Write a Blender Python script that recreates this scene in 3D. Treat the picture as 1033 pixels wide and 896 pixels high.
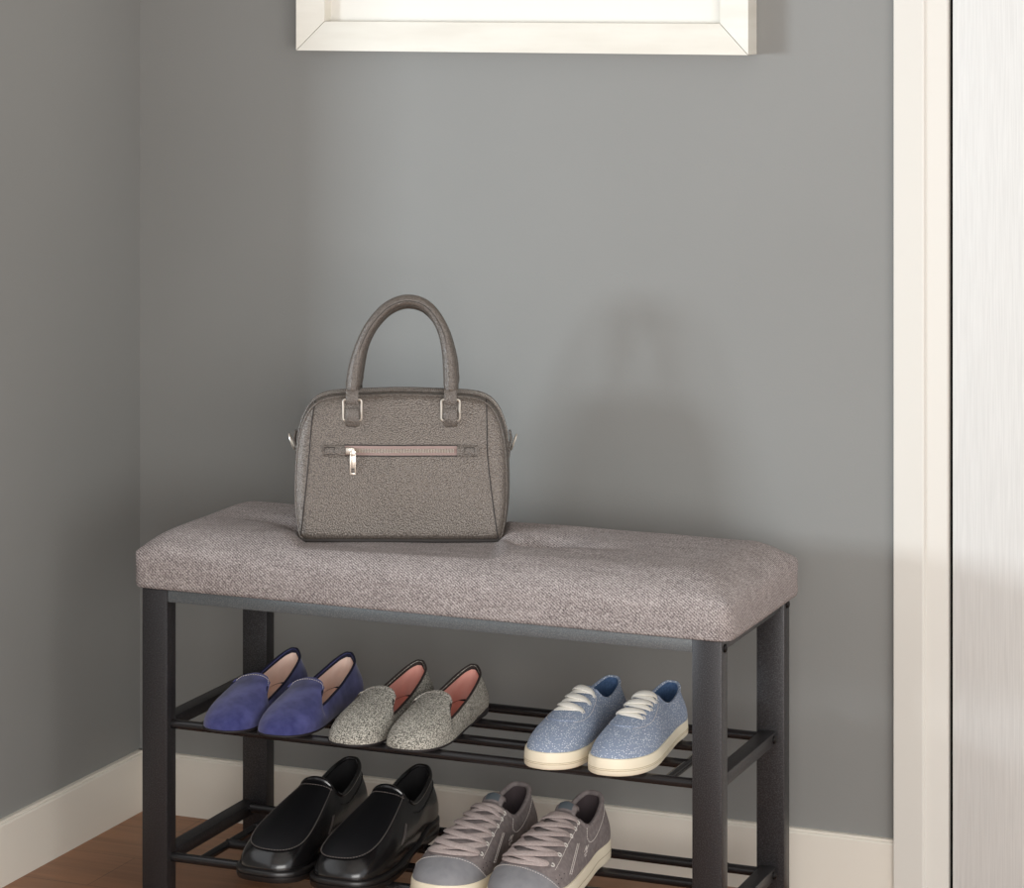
import bpy, bmesh, math, random
import numpy as np
from mathutils import Vector, Matrix
random.seed(4)
S = bpy.context.scene
C = S.collection
for o in list(bpy.data.objects):
    bpy.data.objects.remove(o)

# ------------------------------------------------------------------ camera
F_PX, W_PX, H_PX = 2830.0, 1033, 896
CAM_H, YAW, HORIZON = 1.209, math.radians(22.358), -20.0
cd = bpy.data.cameras.new('camera'); cam = bpy.data.objects.new('camera', cd); C.objects.link(cam)
cd.sensor_fit = 'HORIZONTAL'; cd.sensor_width = 36.0
cd.lens = 36.0*F_PX/W_PX
cd.shift_x = 0.0
cd.shift_y = (HORIZON - H_PX/2)/W_PX
cd.clip_start = .05
cam.location = (0, 0, CAM_H)
cam.rotation_euler = (math.pi/2, 0, YAW)
S.camera = cam

# ------------------------------------------------------------------ light
w = bpy.data.worlds.new('world'); S.world = w; w.use_nodes = True
bg = w.node_tree.nodes['Background']
bg.inputs['Color'].default_value = (.96, .975, 1, 1)
bg.inputs['Strength'].default_value = 1.08

def area(name, loc, target, sx, sy, power, col):
    l = bpy.data.lights.new(name, 'AREA'); l.shape = 'RECTANGLE'; l.size = sx; l.size_y = sy
    l.energy = power; l.color = col
    o = bpy.data.objects.new(name, l); C.objects.link(o); o.location = loc
    o.rotation_euler = (Vector(target)-Vector(loc)).to_track_quat('-Z', 'Y').to_euler()
    return o
# daylight falling in low through the window opening of the left wall
area('window_daylight', (-4.0, .93, 1.0), (-1.4, 3.45, .60), .74, .50, 73, (.82, .92, 1))
# added broad fill from low in front, brightens the space under the seat
area('fill_light', (.30, .80, .85), (-1.45, 3.4, .30), 2.0, 1.1, 50, (1, .975, .945))

S.view_settings.view_transform = 'Standard'; S.view_settings.look = 'None'
S.view_settings.gamma = 1; S.view_settings.use_curve_mapping = False
S.view_settings.exposure = 0.03

# ------------------------------------------------------------------ materials
def lin(c):
    return tuple(((v/255)/12.92 if v/255 <= .04045 else ((v/255+.055)/1.055)**2.4) for v in c)
def M(name, col, rough=.5, metal=0.0, col2=None, nscale=50, ndetail=3, thr=None, stretch=(1, 1, 1),
      bump=0.0, bscale=400, bkind='noise', bdist=.001, spec=.5, sheen=0.0, coat=0.0):
    m = bpy.data.materials.new(name); m.use_nodes = True
    nt = m.node_tree; N = nt.nodes; L = nt.links
    b = N['Principled BSDF']
    b.inputs['Base Color'].default_value = (*lin(col), 1)
    b.inputs['Roughness'].default_value = rough; b.inputs['Metallic'].default_value = metal
    b.inputs['Specular IOR Level'].default_value = spec
    if sheen: b.inputs['Sheen Weight'].default_value = sheen
    if coat: b.inputs['Coat Weight'].default_value = coat; b.inputs['Coat Roughness'].default_value = .15
    tc = N.new('ShaderNodeTexCoord'); mp = N.new('ShaderNodeMapping'); L.new(tc.outputs['Object'], mp.inputs[0])
    mp.inputs['Scale'].default_value = stretch
    if col2:
        n = N.new('ShaderNodeTexNoise'); n.inputs['Scale'].default_value = nscale; n.inputs['Detail'].default_value = ndetail
        L.new(mp.outputs[0], n.inputs['Vector'])
        r = N.new('ShaderNodeValToRGB'); lo, hi = thr or (.35, .65)
        r.color_ramp.elements[0].position = lo; r.color_ramp.elements[1].position = hi
        r.color_ramp.elements[0].color = (*lin(col), 1); r.color_ramp.elements[1].color = (*lin(col2), 1)
        L.new(n.outputs['Fac'], r.inputs[0]); L.new(r.outputs[0], b.inputs['Base Color'])
    if bump:
        bp = N.new('ShaderNodeBump'); bp.inputs['Strength'].default_value = bump; bp.inputs['Distance'].default_value = bdist
        if bkind == 'voronoi':
            t = N.new('ShaderNodeTexVoronoi'); t.inputs['Scale'].default_value = bscale; out = t.outputs['Distance']
        else:
            t = N.new('ShaderNodeTexNoise'); t.inputs['Scale'].default_value = bscale; t.inputs['Detail'].default_value = 2; out = t.outputs['Fac']
        L.new(mp.outputs[0], t.inputs['Vector']); L.new(out, bp.inputs['Height']); L.new(bp.outputs[0], b.inputs['Normal'])
    return m

def speckle(name, base, spots, rough, scale, size, bump=.3, base2=None):
    """woven cloth with small pale flecks"""
    m = M(name, base, rough, col2=base2 or base, nscale=900, bump=bump, bscale=1200, bdist=.0008)
    nt = m.node_tree; N = nt.nodes; L = nt.links; b = N['Principled BSDF']
    src = b.inputs['Base Color'].links[0].from_socket
    tc = [n for n in N if n.type == 'TEX_COORD'][0]
    v = N.new('ShaderNodeTexVoronoi'); v.inputs['Scale'].default_value = scale; L.new(tc.outputs['Object'], v.inputs['Vector'])
    lt = N.new('ShaderNodeMath'); lt.operation = 'LESS_THAN'; lt.inputs[1].default_value = size; L.new(v.outputs['Distance'], lt.inputs[0])
    mx = N.new('ShaderNodeMix'); mx.data_type = 'RGBA'; L.new(lt.outputs[0], mx.inputs['Factor'])
    L.new(src, mx.inputs['A']); mx.inputs['B'].default_value = (*lin(spots), 1)
    L.new(mx.outputs['Result'], b.inputs['Base Color'])
    return m

def cushion_mat():
    m = bpy.data.materials.new('woven_upholstery'); m.use_nodes = True
    nt = m.node_tree; N = nt.nodes; L = nt.links; b = N['Principled BSDF']
    b.inputs['Roughness'].default_value = .95; b.inputs['Specular IOR Level'].default_value = .15
    tc = N.new('ShaderNodeTexCoord')
    n = N.new('ShaderNodeTexNoise'); n.inputs['Scale'].default_value = 540; n.inputs['Detail'].default_value = 3; n.inputs['Roughness'].default_value = .7
    L.new(tc.outputs['Object'], n.inputs['Vector'])
    wv = N.new('ShaderNodeTexWave'); wv.wave_type = 'BANDS'; wv.bands_direction = 'DIAGONAL'
    wv.inputs['Scale'].default_value = 125; wv.inputs['Distortion'].default_value = 2.2; wv.inputs['Detail'].default_value = 2; wv.inputs['Detail Scale'].default_value = 3
    mpw = N.new('ShaderNodeMapping'); mpw.inputs['Scale'].default_value = (1, 1, 1.2); L.new(tc.outputs['Object'], mpw.inputs[0]); L.new(mpw.outputs[0], wv.inputs['Vector'])
    big = N.new('ShaderNodeTexNoise'); big.inputs['Scale'].default_value = 60; big.inputs['Detail'].default_value = 3
    mp2 = N.new('ShaderNodeMapping'); mp2.inputs['Scale'].default_value = (.35, 1.2, 1); L.new(tc.outputs['Object'], mp2.inputs[0]); L.new(mp2.outputs[0], big.inputs['Vector'])
    a = N.new('ShaderNodeMath'); a.operation = 'MULTIPLY_ADD'; a.inputs[1].default_value = .16
    L.new(wv.outputs['Fac'], a.inputs[0]); L.new(n.outputs['Fac'], a.inputs[2])
    a2 = N.new('ShaderNodeMath'); a2.operation = 'MULTIPLY_ADD'; a2.inputs[1].default_value = .14
    L.new(big.outputs['Fac'], a2.inputs[0]); L.new(a.outputs[0], a2.inputs[2])
    r = N.new('ShaderNodeValToRGB'); cr = r.color_ramp
    cr.elements[0].position = .40; cr.elements[0].color = (*lin((74, 69, 69)), 1)
    cr.elements[1].position = .84; cr.elements[1].color = (*lin((186, 178, 174)), 1)
    e = cr.elements.new(.61); e.color = (*lin((132, 123, 121)), 1)
    L.new(a2.outputs[0], r.inputs[0]); L.new(r.outputs[0], b.inputs['Base Color'])
    bp = N.new('ShaderNodeBump'); bp.inputs['Strength'].default_value = .5; bp.inputs['Distance'].default_value = .0015
    L.new(a.outputs[0], bp.inputs['Height']); L.new(bp.outputs[0], b.inputs['Normal'])
    return m

def floor_mat():
    m = bpy.data.materials.new('wood_floor'); m.use_nodes = True
    nt = m.node_tree; N = nt.nodes; L = nt.links; b = N['Principled BSDF']
    b.inputs['Roughness'].default_value = .42
    tc = N.new('ShaderNodeTexCoord')
    br = N.new('ShaderNodeTexBrick'); L.new(tc.outputs['Object'], br.inputs['Vector'])
    br.inputs['Scale'].default_value = 1; br.inputs['Brick Width'].default_value = 1.3; br.inputs['Row Height'].default_value = .125
    br.inputs['Mortar Size'].default_value = .0006; br.inputs['Color1'].default_value = (*lin((158, 112, 78)), 1)
    br.inputs['Color2'].default_value = (*lin((146, 101, 70)), 1); br.inputs['Mortar'].default_value = (*lin((96, 64, 44)), 1)
    mp = N.new('ShaderNodeMapping'); mp.inputs['Scale'].default_value = (1.6, 22, 1); L.new(tc.outputs['Object'], mp.inputs[0])
    n = N.new('ShaderNodeTexNoise'); n.inputs['Scale'].default_value = 2.6; n.inputs['Detail'].default_value = 6; n.inputs['Distortion'].default_value = .8
    L.new(mp.outputs[0], n.inputs['Vector'])
    r = N.new('ShaderNodeValToRGB'); r.color_ramp.elements[0].position = .3; r.color_ramp.elements[0].color = (.74, .71, .68, 1)
    r.color_ramp.elements[1].position = .7; r.color_ramp.elements[1].color = (1.1, 1.08, 1.05, 1); L.new(n.outputs['Fac'], r.inputs[0])
    mx = N.new('ShaderNodeMix'); mx.data_type = 'RGBA'; mx.blend_type = 'MULTIPLY'; mx.inputs['Factor'].default_value = 1
    L.new(br.outputs['Color'], mx.inputs['A']); L.new(r.outputs[0], mx.inputs['B']); L.new(mx.outputs['Result'], b.inputs['Base Color'])
    return m

m_wall = M('grey_wall_paint', (134, 134, 131), .72, col2=(137, 137, 134), nscale=2, bump=.12, bscale=380, bdist=.0008)
m_trim = M('cream_trim_paint', (215, 212, 204), .42, bump=.04, bscale=60)
m_base = M('cream_baseboard_paint', (226, 220, 208), .5, bump=.03, bscale=60)
m_door = M('white_woodgrain_door', (209, 208, 204), .5, col2=(217, 216, 212), nscale=9, stretch=(60, 1, 1.5), bump=.10, bscale=12, bdist=.0010)
m_dark = M('dark_gap', (12, 11, 10), .9)
m_ceil = M('white_ceiling', (225, 224, 220), .9)
m_floor = floor_mat()
m_metal = M('speckled_black_metal', (33, 31, 32), .38, metal=.25, col2=(76, 74, 76), nscale=800, thr=(.45, .75), bump=.35, bscale=900, bdist=.0006, spec=.6)
m_rail = M('catchlit_speckled_metal', (88, 92, 94), .40, metal=.25, col2=(124, 128, 129), nscale=800, thr=(.45, .75), bump=.3, bscale=900, bdist=.0006, spec=.6)  # bench metal made lighter, the rails' catch light put into the colour
m_rod = M('satin_black_rod', (36, 34, 35), .24, metal=.2, bump=.05, bscale=600, spec=.6)
m_bolt = M('dark_bolt', (40, 38, 38), .3, metal=.8)
m_cush = cushion_mat()
m_tuft_shade = M('dark_tuft_shade', (62, 55, 55), .9)
m_leather = M('pebbled_taupe_leather', (116, 107, 99), .32, metal=.3, col2=(92, 85, 79), nscale=560, bump=.9, bscale=470, bkind='voronoi', bdist=.0012, spec=.6)
def pebble(m, dark, light, sc):
    nt = m.node_tree; N = nt.nodes; L = nt.links; b = N['Principled BSDF']
    tc = [n for n in N if n.type == 'TEX_COORD'][0]
    v = N.new('ShaderNodeTexVoronoi'); v.inputs['Scale'].default_value = sc; L.new(tc.outputs['Object'], v.inputs['Vector'])
    r = N.new('ShaderNodeValToRGB'); r.color_ramp.elements[0].position = .15; r.color_ramp.elements[1].position = .70
    r.color_ramp.elements[0].color = (*lin(light), 1); r.color_ramp.elements[1].color = (*lin(dark), 1)
    L.new(v.outputs['Distance'], r.inputs[0]); L.new(r.outputs[0], b.inputs['Base Color'])
    bp = [n for n in N if n.type == 'BUMP'][0]; bp.invert = True; L.new(v.outputs['Distance'], bp.inputs['Height'])
    bp.inputs['Strength'].default_value = .6; bp.inputs['Distance'].default_value = .0008
    return m
pebble(m_leather, (84, 76, 70), (120, 111, 102), 600)
m_leather_s = M('smooth_taupe_leather', (108, 99, 92), .32, metal=.15, bump=.3, bscale=640, bkind='voronoi', bdist=.001, spec=.6)
pebble(m_leather_s, (80, 73, 67), (116, 107, 99), 640)
m_seam = M('dark_seam', (48, 43, 40), .7)
m_nickel = M('brushed_nickel', (216, 208, 196), .3, metal=.75)
m_zip = M('zip_teeth_metal', (205, 190, 182), .3, metal=.85, col2=(92, 82, 78), nscale=1, thr=(.48, .52))
m_ziptape = M('pinkish_zip_tape', (150, 128, 122), .8)

m_suede = M('navy_suede', (50, 53, 100), .95, col2=(82, 84, 136), nscale=38, ndetail=6, thr=(.35, .68), sheen=.25, spec=.2)
m_navy = M('dark_navy_trim', (20, 22, 46), .8)
m_nude = M('nude_insole', (244, 218, 204), .6, col2=(238, 208, 192), nscale=30)
m_tweed = M('grey_tweed', (78, 76, 70), .85, col2=(208, 204, 192), nscale=680, ndetail=3, thr=(.40, .62), bump=.6, bscale=700, bdist=.0012)
m_brown = M('dark_brown_binding', (52, 44, 42), .8)
m_pink = M('salmon_insole', (236, 176, 162), .6, col2=(226, 166, 152), nscale=30)
m_solethin = M('dark_outsole', (34, 30, 32), .6)
m_chambray = speckle('pale_blue_speckled_canvas', (124, 136, 156), (228, 232, 236), .9, 430, .26, base2=(146, 158, 178))
m_bluelin = M('blue_lining', (62, 88, 124), .9, col2=(78, 104, 140), nscale=400)
m_lace_w = M('white_cotton_lace', (238, 234, 224), .9, bump=.5, bscale=900, bdist=.0005)
m_rubber = M('cream_rubber', (238, 228, 204), .55)
m_rubline = M('cream_rubber_groove', (190, 176, 148), .7)
m_black = M('black_leather', (14, 14, 15), .24, spec=.6, col2=(22, 20, 21), nscale=40, bump=.12, bscale=500, bdist=.0006, coat=.25)
m_blackmat = M('black_vamp_leather', (13, 13, 16), .5, spec=.4, bump=.4, bscale=700, bdist=.0007)
m_blacklin = M('black_lining', (12, 10, 12), .85)
m_blacksole = M('black_rubber_sole', (26, 24, 24), .34)
m_stitch_b = M('grey_stitch', (120, 112, 108), .8)
m_greyup = M('mauve_grey_nubuck', (118, 109, 108), .85, col2=(136, 127, 125), nscale=160, bump=.2, bscale=900, bdist=.0006)
m_greycap = M('blue_grey_toe_leather', (126, 126, 130), .62, col2=(134, 134, 137), nscale=90, bump=.2, bscale=700, bdist=.0005)
m_greylin = M('dark_mauve_lining', (70, 60, 62), .9)
m_lace_g = M('pinkish_grey_lace', (174, 160, 156), .9, col2=(192, 178, 174), nscale=500, bump=.6, bscale=900, bdist=.0007)
m_stitch = M('pale_stitch', (214, 206, 200), .8)
m_label = M('teal_grey_label', (80, 88, 94), .7)
m_white = M('white_eyelet', (220, 215, 208), .5)
m_frame = M('cream_wood_frame', (226, 222, 211), .45, col2=(219, 214, 202), nscale=8, stretch=(1, 1, 6), bump=.08, bscale=40)
m_mat = M('cream_picture_mat', (230, 227, 219), .8)
m_print = M('pale_print', (214, 212, 204), .8)

# ------------------------------------------------------------------ mesh helpers
def make(name, verts, faces, mat, parent=None, smooth=True, mats=None, fmat=None):
    me = bpy.data.meshes.new(name); me.from_pydata([tuple(map(float, v)) for v in verts], [], [tuple(f) for f in faces])
    bm = bmesh.new(); bm.from_mesh(me); bmesh.ops.recalc_face_normals(bm, faces=bm.faces); bm.to_mesh(me); bm.free()
    for mm in (mats or [mat]): me.materials.append(mm)
    for i, p in enumerate(me.polygons):
        p.use_smooth = smooth
        if fmat: p.material_index = fmat[i]
    o = bpy.data.objects.new(name, me); C.objects.link(o)
    if parent: o.parent = parent
    return o

class MB:
    def __init__(s): s.v = []; s.f = []
    def add(s, v, f):
        n = len(s.v); s.v += [tuple(p) for p in v]; s.f += [tuple(i+n for i in q) for q in f]; return s
    def box(s, x0, x1, y0, y1, z0, z1, bev=0.0, seg=2):
        bm = bmesh.new(); bmesh.ops.create_cube(bm, size=1)
        for v in bm.verts:
            v.co = Vector(((x0+x1)/2+v.co.x*(x1-x0), (y0+y1)/2+v.co.y*(y1-y0), (z0+z1)/2+v.co.z*(z1-z0)))
        if bev: bmesh.ops.bevel(bm, geom=bm.edges[:], offset=bev, segments=seg, affect='EDGES', profile=.5)
        bm.verts.index_update()
        s.add([v.co[:] for v in bm.verts], [[v.index for v in f.verts] for f in bm.faces]); bm.free(); return s
    def tube(s, pts, r, n=12, closed=False, cap=True):
        P = [Vector(p) for p in pts]; m = len(P); R = r if hasattr(r, '__len__') else [r]*m
        T = []
        for i in range(m):
            a = P[(i-1) % m] if (closed or i > 0) else P[0]; b = P[(i+1) % m] if (closed or i < m-1) else P[-1]
            T.append((b-a).normalized())
        up = Vector((0, 0, 1)) if abs(T[0].z) < .9 else Vector((1, 0, 0))
        u = (up-T[0]*up.dot(T[0])).normalized(); V = []
        for i in range(m):
            u = (u-T[i]*u.dot(T[i])).normalized(); w_ = T[i].cross(u)
            for k in range(n):
                a = 2*math.pi*k/n; V.append(P[i]+(u*math.cos(a)+w_*math.sin(a))*R[i])
        Fc = []
        for i in range(m if closed else m-1):
            j = (i+1) % m
            for k in range(n): Fc.append((i*n+k, i*n+(k+1) % n, j*n+(k+1) % n, j*n+k))
        if cap and not closed: Fc += [tuple(range(n)), tuple((m-1)*n+k for k in range(n))]
        return s.add(V, Fc)
    def ribbon(s, pts, nrm, wid, th, bulge=.3):
        """flat strap with rounded section along pts; nrm: outward normal at each point"""
        P = [Vector(p) for p in pts]; Nn = [Vector(q).normalized() for q in nrm]; m = len(P); V = []; K = 8
        Wd = wid if hasattr(wid, '__len__') else [wid]*m
        for i in range(m):
            t = (P[min(i+1, m-1)]-P[max(i-1, 0)]).normalized(); n_ = (Nn[i]-t*Nn[i].dot(t)).normalized(); b = t.cross(n_)
            for k in range(K):
                a = 2*math.pi*(k+.5)/K; ca, sa = math.cos(a), math.sin(a)
                V.append(P[i]+b*(abs(ca)**.7*math.copysign(1, ca))*Wd[i]/2+n_*sa*th/2)
        Fc = [(i*K+k, i*K+(k+1) % K, (i+1)*K+(k+1) % K, (i+1)*K+k) for i in range(m-1) for k in range(K)]
        Fc += [tuple(range(K)), tuple((m-1)*K+k for k in range(K))]
        return s.add(V, Fc)
    def build(s, name, mat, parent=None, smooth=True): 
        o = make(name, s.v, s.f, mat, parent, smooth)
        if smooth: sharp(o)
        return o
def sharp(o, deg=35):
    me = o.data; bm = bmesh.new(); bm.from_mesh(me)
    for e in bm.edges:
        if len(e.link_faces) == 2 and e.calc_face_angle(0) > math.radians(deg): e.smooth = False
    bm.to_mesh(me); bm.free()
def empty(name, loc, rz=0, label=None, cat=None, group=None):
    o = bpy.data.objects.new(name, None); C.objects.link(o); o.empty_display_size = .05
    o.location = loc; o.rotation_euler = (0, 0, rz)
    o['label'] = label; o['category'] = cat
    if group: o['group'] = group
    return o
def struct(o): o['kind'] = 'structure'; return o

def spline(keys, q, closed_period=None):
    """Catmull-like interpolation: keys [(t, v0, v1..)], q array -> array"""
    K = np.array(keys, float); t = K[:, 0]; V = K[:, 1:]
    if closed_period:
        t = np.concatenate([t[-2:]-closed_period, t, t[:2]+closed_period]); V = np.concatenate([V[-2:], V, V[:2]])
    d = np.zeros_like(V)
    d[1:-1] = (V[2:]-V[:-2])/(t[2:]-t[:-2])[:, None]; d[0] = (V[1]-V[0])/(t[1]-t[0]); d[-1] = (V[-1]-V[-2])/(t[-1]-t[-2])
    q = np.atleast_1d(np.asarray(q, float)); i = np.clip(np.searchsorted(t, q, side='right')-1, 0, len(t)-2)
    h = (t[i+1]-t[i]); s = ((q-t[i])/h)[:, None]; h = h[:, None]
    return (2*s**3-3*s**2+1)*V[i]+(s**3-2*s**2+s)*h*d[i]+(-2*s**3+3*s**2)*V[i+1]+(s**3-s**2)*h*d[i+1]

# ------------------------------------------------------------------ room
XL, YB = -2.060, 3.581      # left wall face, back wall face
WY = 3.185                  # far edge of the window opening in the left wall
def rbox(name, mat, *a, bev=0, parent=None):
    return MB().box(*a, bev=bev).build(name, mat, parent, smooth=bool(bev))
struct(rbox('floor', m_floor, XL-.15, 1.6, -.5, YB+.35, -.05, 0))
struct(rbox('ceiling', m_ceil, XL-.15, 1.6, -.5, YB+.35, 2.5, 2.55))
# back wall with the door opening
GAPX = -.858
bwl = MB().box(XL-.15, GAPX-.02, YB, YB+.12, 0, 2.5)
bwl.box(GAPX-.02, .14, YB, YB+.12, 2.06, 2.5); bwl.box(.14, 1.6, YB, YB+.12, 0, 2.5)
struct(bwl.build('wall_back', m_wall, smooth=False))
# left wall with an opening for the window (out of view, in front of the frame's left edge)
lw = MB()
lw.box(XL-.15, XL, WY, YB, 0, 2.5)
lw.box(XL-.15, XL, -.5, WY, 0, .55)
lw.box(XL-.15, XL, -.5, WY, 1.95, 2.5)
lw.box(XL-.15, XL, -.5, 1.0, .55, 1.95)
struct(lw.build('wall_left', m_wall, smooth=False))
wf = MB()   # window frame, seen only from other viewpoints
wf.box(XL-.11, XL-.06, WY-.02, WY, .55, 1.95); wf.box(XL-.11, XL-.06, 1.0, 1.05, .55, 1.95)
wf.box(XL-.11, XL-.06, 1.05, WY-.02, .55, .58); wf.box(XL-.11, XL-.06, 1.05, WY-.02, 1.91, 1.95)
struct(wf.build('window_1', m_trim, smooth=False))
# baseboards with a small stepped top
def base_profile(): return [(0, 0), (.0105, 0), (.0105, .081), (.009, .0835), (.0072, .0840), (.0072, .0862), (.006, .0870), (0, .0870)]
pf = base_profile(); n = len(pf)
V = [(XL, YB-a, b) for a, b in pf]+[(-.9285, YB-a, b) for a, b in pf]
fc = [(i, (i+1) % n, n+(i+1) % n, n+i) for i in range(n)]+[tuple(range(n)), tuple(range(n, 2*n))]
struct(make('baseboard_back', V, fc, m_base, smooth=False))
V = [(XL+a, YB, b) for a, b in pf]+[(XL+a, -.5, b) for a, b in pf]
struct(make('baseboard_left', V, fc, m_base, smooth=False))
# door casing: flat face, then a slightly bevelled inner facet
cp = [(-.9285, 0), (-.9285, .019), (-.8905, .020), (-.8885, .0195), (-.8865, .0165), (-.8595, .0125), (-.858, .010), (-.858, 0)]
n = len(cp)
V = [(x, YB-d, 0) for x, d in cp]+[(x, YB-d, 2.12) for x, d in cp]
fc = [(i, (i+1) % n, n+(i+1) % n, n+i) for i in range(n)]+[tuple(range(n)), tuple(range(n, 2*n))]
struct(make('trim_1', V, fc, m_trim, smooth=False))
struct(rbox('gap_shade', m_dark, -.878, .14, YB+.06, YB+.075, 0, 2.06))        # added dark sheet, the door gap's shade put into its colour
struct(rbox('door_1', m_door, -.8535, .12, YB-.008, YB+.032, .006, 2.05, bev=.0015))

# ------------------------------------------------------------------ picture frame
fr = empty('picture_frame', (-1.453, YB, 1.11), 0, 'wide cream wooden picture frame with mitred corners hanging on the grey wall', 'picture frame')
FW, FH, FD, FM = .333, .56, .039, .041
def member(p0, p1, p2, p3):     # front quad, outer pair first, inner pair second
    v = []
    for (x, z), d in ((p0, FD), (p1, FD), (p2, FD-.007), (p3, FD-.007)): v.append((x, -d, z))
    for (x, z) in (p0, p1, p2, p3): v.append((x, -.001, z))
    return v, [(0, 1, 2, 3), (4, 5, 6, 7), (0, 1, 5, 4), (1, 2, 6, 5), (2, 3, 7, 6), (3, 0, 4, 7)]
g = .0006
for nm, q in (('bottom_rail', ((-FW+g, 0), (FW-g, 0), (FW-FM-g, FM), (-FW+FM+g, FM))),
              ('top_rail', ((-FW+g, FH), (FW-g, FH), (FW-FM-g, FH-FM), (-FW+FM+g, FH-FM))),
              ('side_rail', ((-FW, g), (-FW, FH-g), (-FW+FM, FH-FM-g), (-FW+FM, FM+g))),
              ('side_rail', ((FW, g), (FW, FH-g), (FW-FM, FH-FM-g), (FW-FM, FM+g)))):
    v, f = member(*q); make(nm, v, f, m_frame, fr, smooth=False)
MB().box(-FW+FM-.002, FW-FM+.002, -.012, -.008, FM-.002, FH-FM+.002).build('mat_board', m_mat, fr, smooth=False)
MB().box(-FW+.11, FW-.11, -.0135, -.0121, .15, FH-.15).build('print', m_print, fr, smooth=False)

# ------------------------------------------------------------------ bench
BX0, BX1, BY0, BY1, ZT = -1.822, -1.036, 3.172, 3.452, .4235
LW, LD = .037, .024
bench = empty('shoe_bench', ((BX0+BX1)/2, (BY0+BY1)/2, 0), 0, 'black metal shoe rack bench with grey upholstered seat against the grey wall', 'bench')
ox, oy = (BX0+BX1)/2, (BY0+BY1)/2
def bb(mb, x0, x1, y0, y1, z0, z1, bev=.0015): return mb.box(x0-ox, x1-ox, y0-oy, y1-oy, z0, z1, bev=bev)
for x in (BX0, BX1-LW):
    for y in (BY0, BY1-LD):
        if y > BY0 and x == BX0: x += .011
        l = bb(MB(), x, x+LW, y, y+LD, .004, ZT).build('leg', m_metal, bench)
        MB().box(x-ox+.002, x+LW-ox-.002, y-oy+.002, y+LD-oy-.002, 0, .005, bev=.001).build('foot_pad', m_solethin, l)
for y in (BY0+.001, BY1-.019):
    bb(MB(), BX0+LW, BX1-LW, y, y+.018, ZT-.016, ZT).build('seat_rail', m_rail, bench)
for x in (BX0+.004, BX1-.022):
    bb(MB(), x, x+.018, BY0+LD, BY1-LD, ZT-.016, ZT).build('seat_rail', m_metal, bench)
def bolt(x, y, z, nx, par):
    mb = MB(); p = [(x-ox, y-oy, z), (x-ox+nx*.0012, y-oy, z), (x-ox+nx*.0028, y-oy, z), (x-ox+nx*.0036, y-oy, z)]
    mb.tube(p, [.0052, .0052, .0040, .0018], n=16); return mb.build('bolt', m_bolt, par)
for y in (BY0+.012, BY1-.012): bolt(BX1, y, ZT-.010, 1, bench)
for zr in (.2475, .0755):       # centre height of the rods
    sh = MB()                   # two thin cross rods that carry the tray
    rx0, rx1 = BX0+.078, BX1-.074
    for x in (rx0, rx1): sh.tube([(x-ox, BY0+.018-oy, zr), (x-ox, BY1-.030-oy, zr)], .0055, n=14)
    for y in (BY0+.014, BY0+.243): sh.tube([(BX0+.030-ox, y-oy, zr+.0006), (BX1-.030-ox, y-oy, zr+.0006)], .0060, n=18)
    shelf = sh.build('shelf', m_rod, bench)
    for k, y in enumerate((BY0+.090, BY0+.167)):
        x0, x1 = (rx0-.002, rx1+.002)
        MB().tube([(x0-ox, y-oy, zr+.0006), (x1-ox, y-oy, zr+.0006)], .0060, n=18).build('rod', m_rod, shelf)
    for x in (BX0+.010, BX1-.010-.021):
        bb(MB(), x, x+.021, BY0+LD-.004, BY1-LD+.002, zr-.010, zr+.006).build('side_bar', m_metal, shelf)
    bolt(BX1-.010, BY1-LD-.012, zr-.002, 1, shelf)
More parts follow.
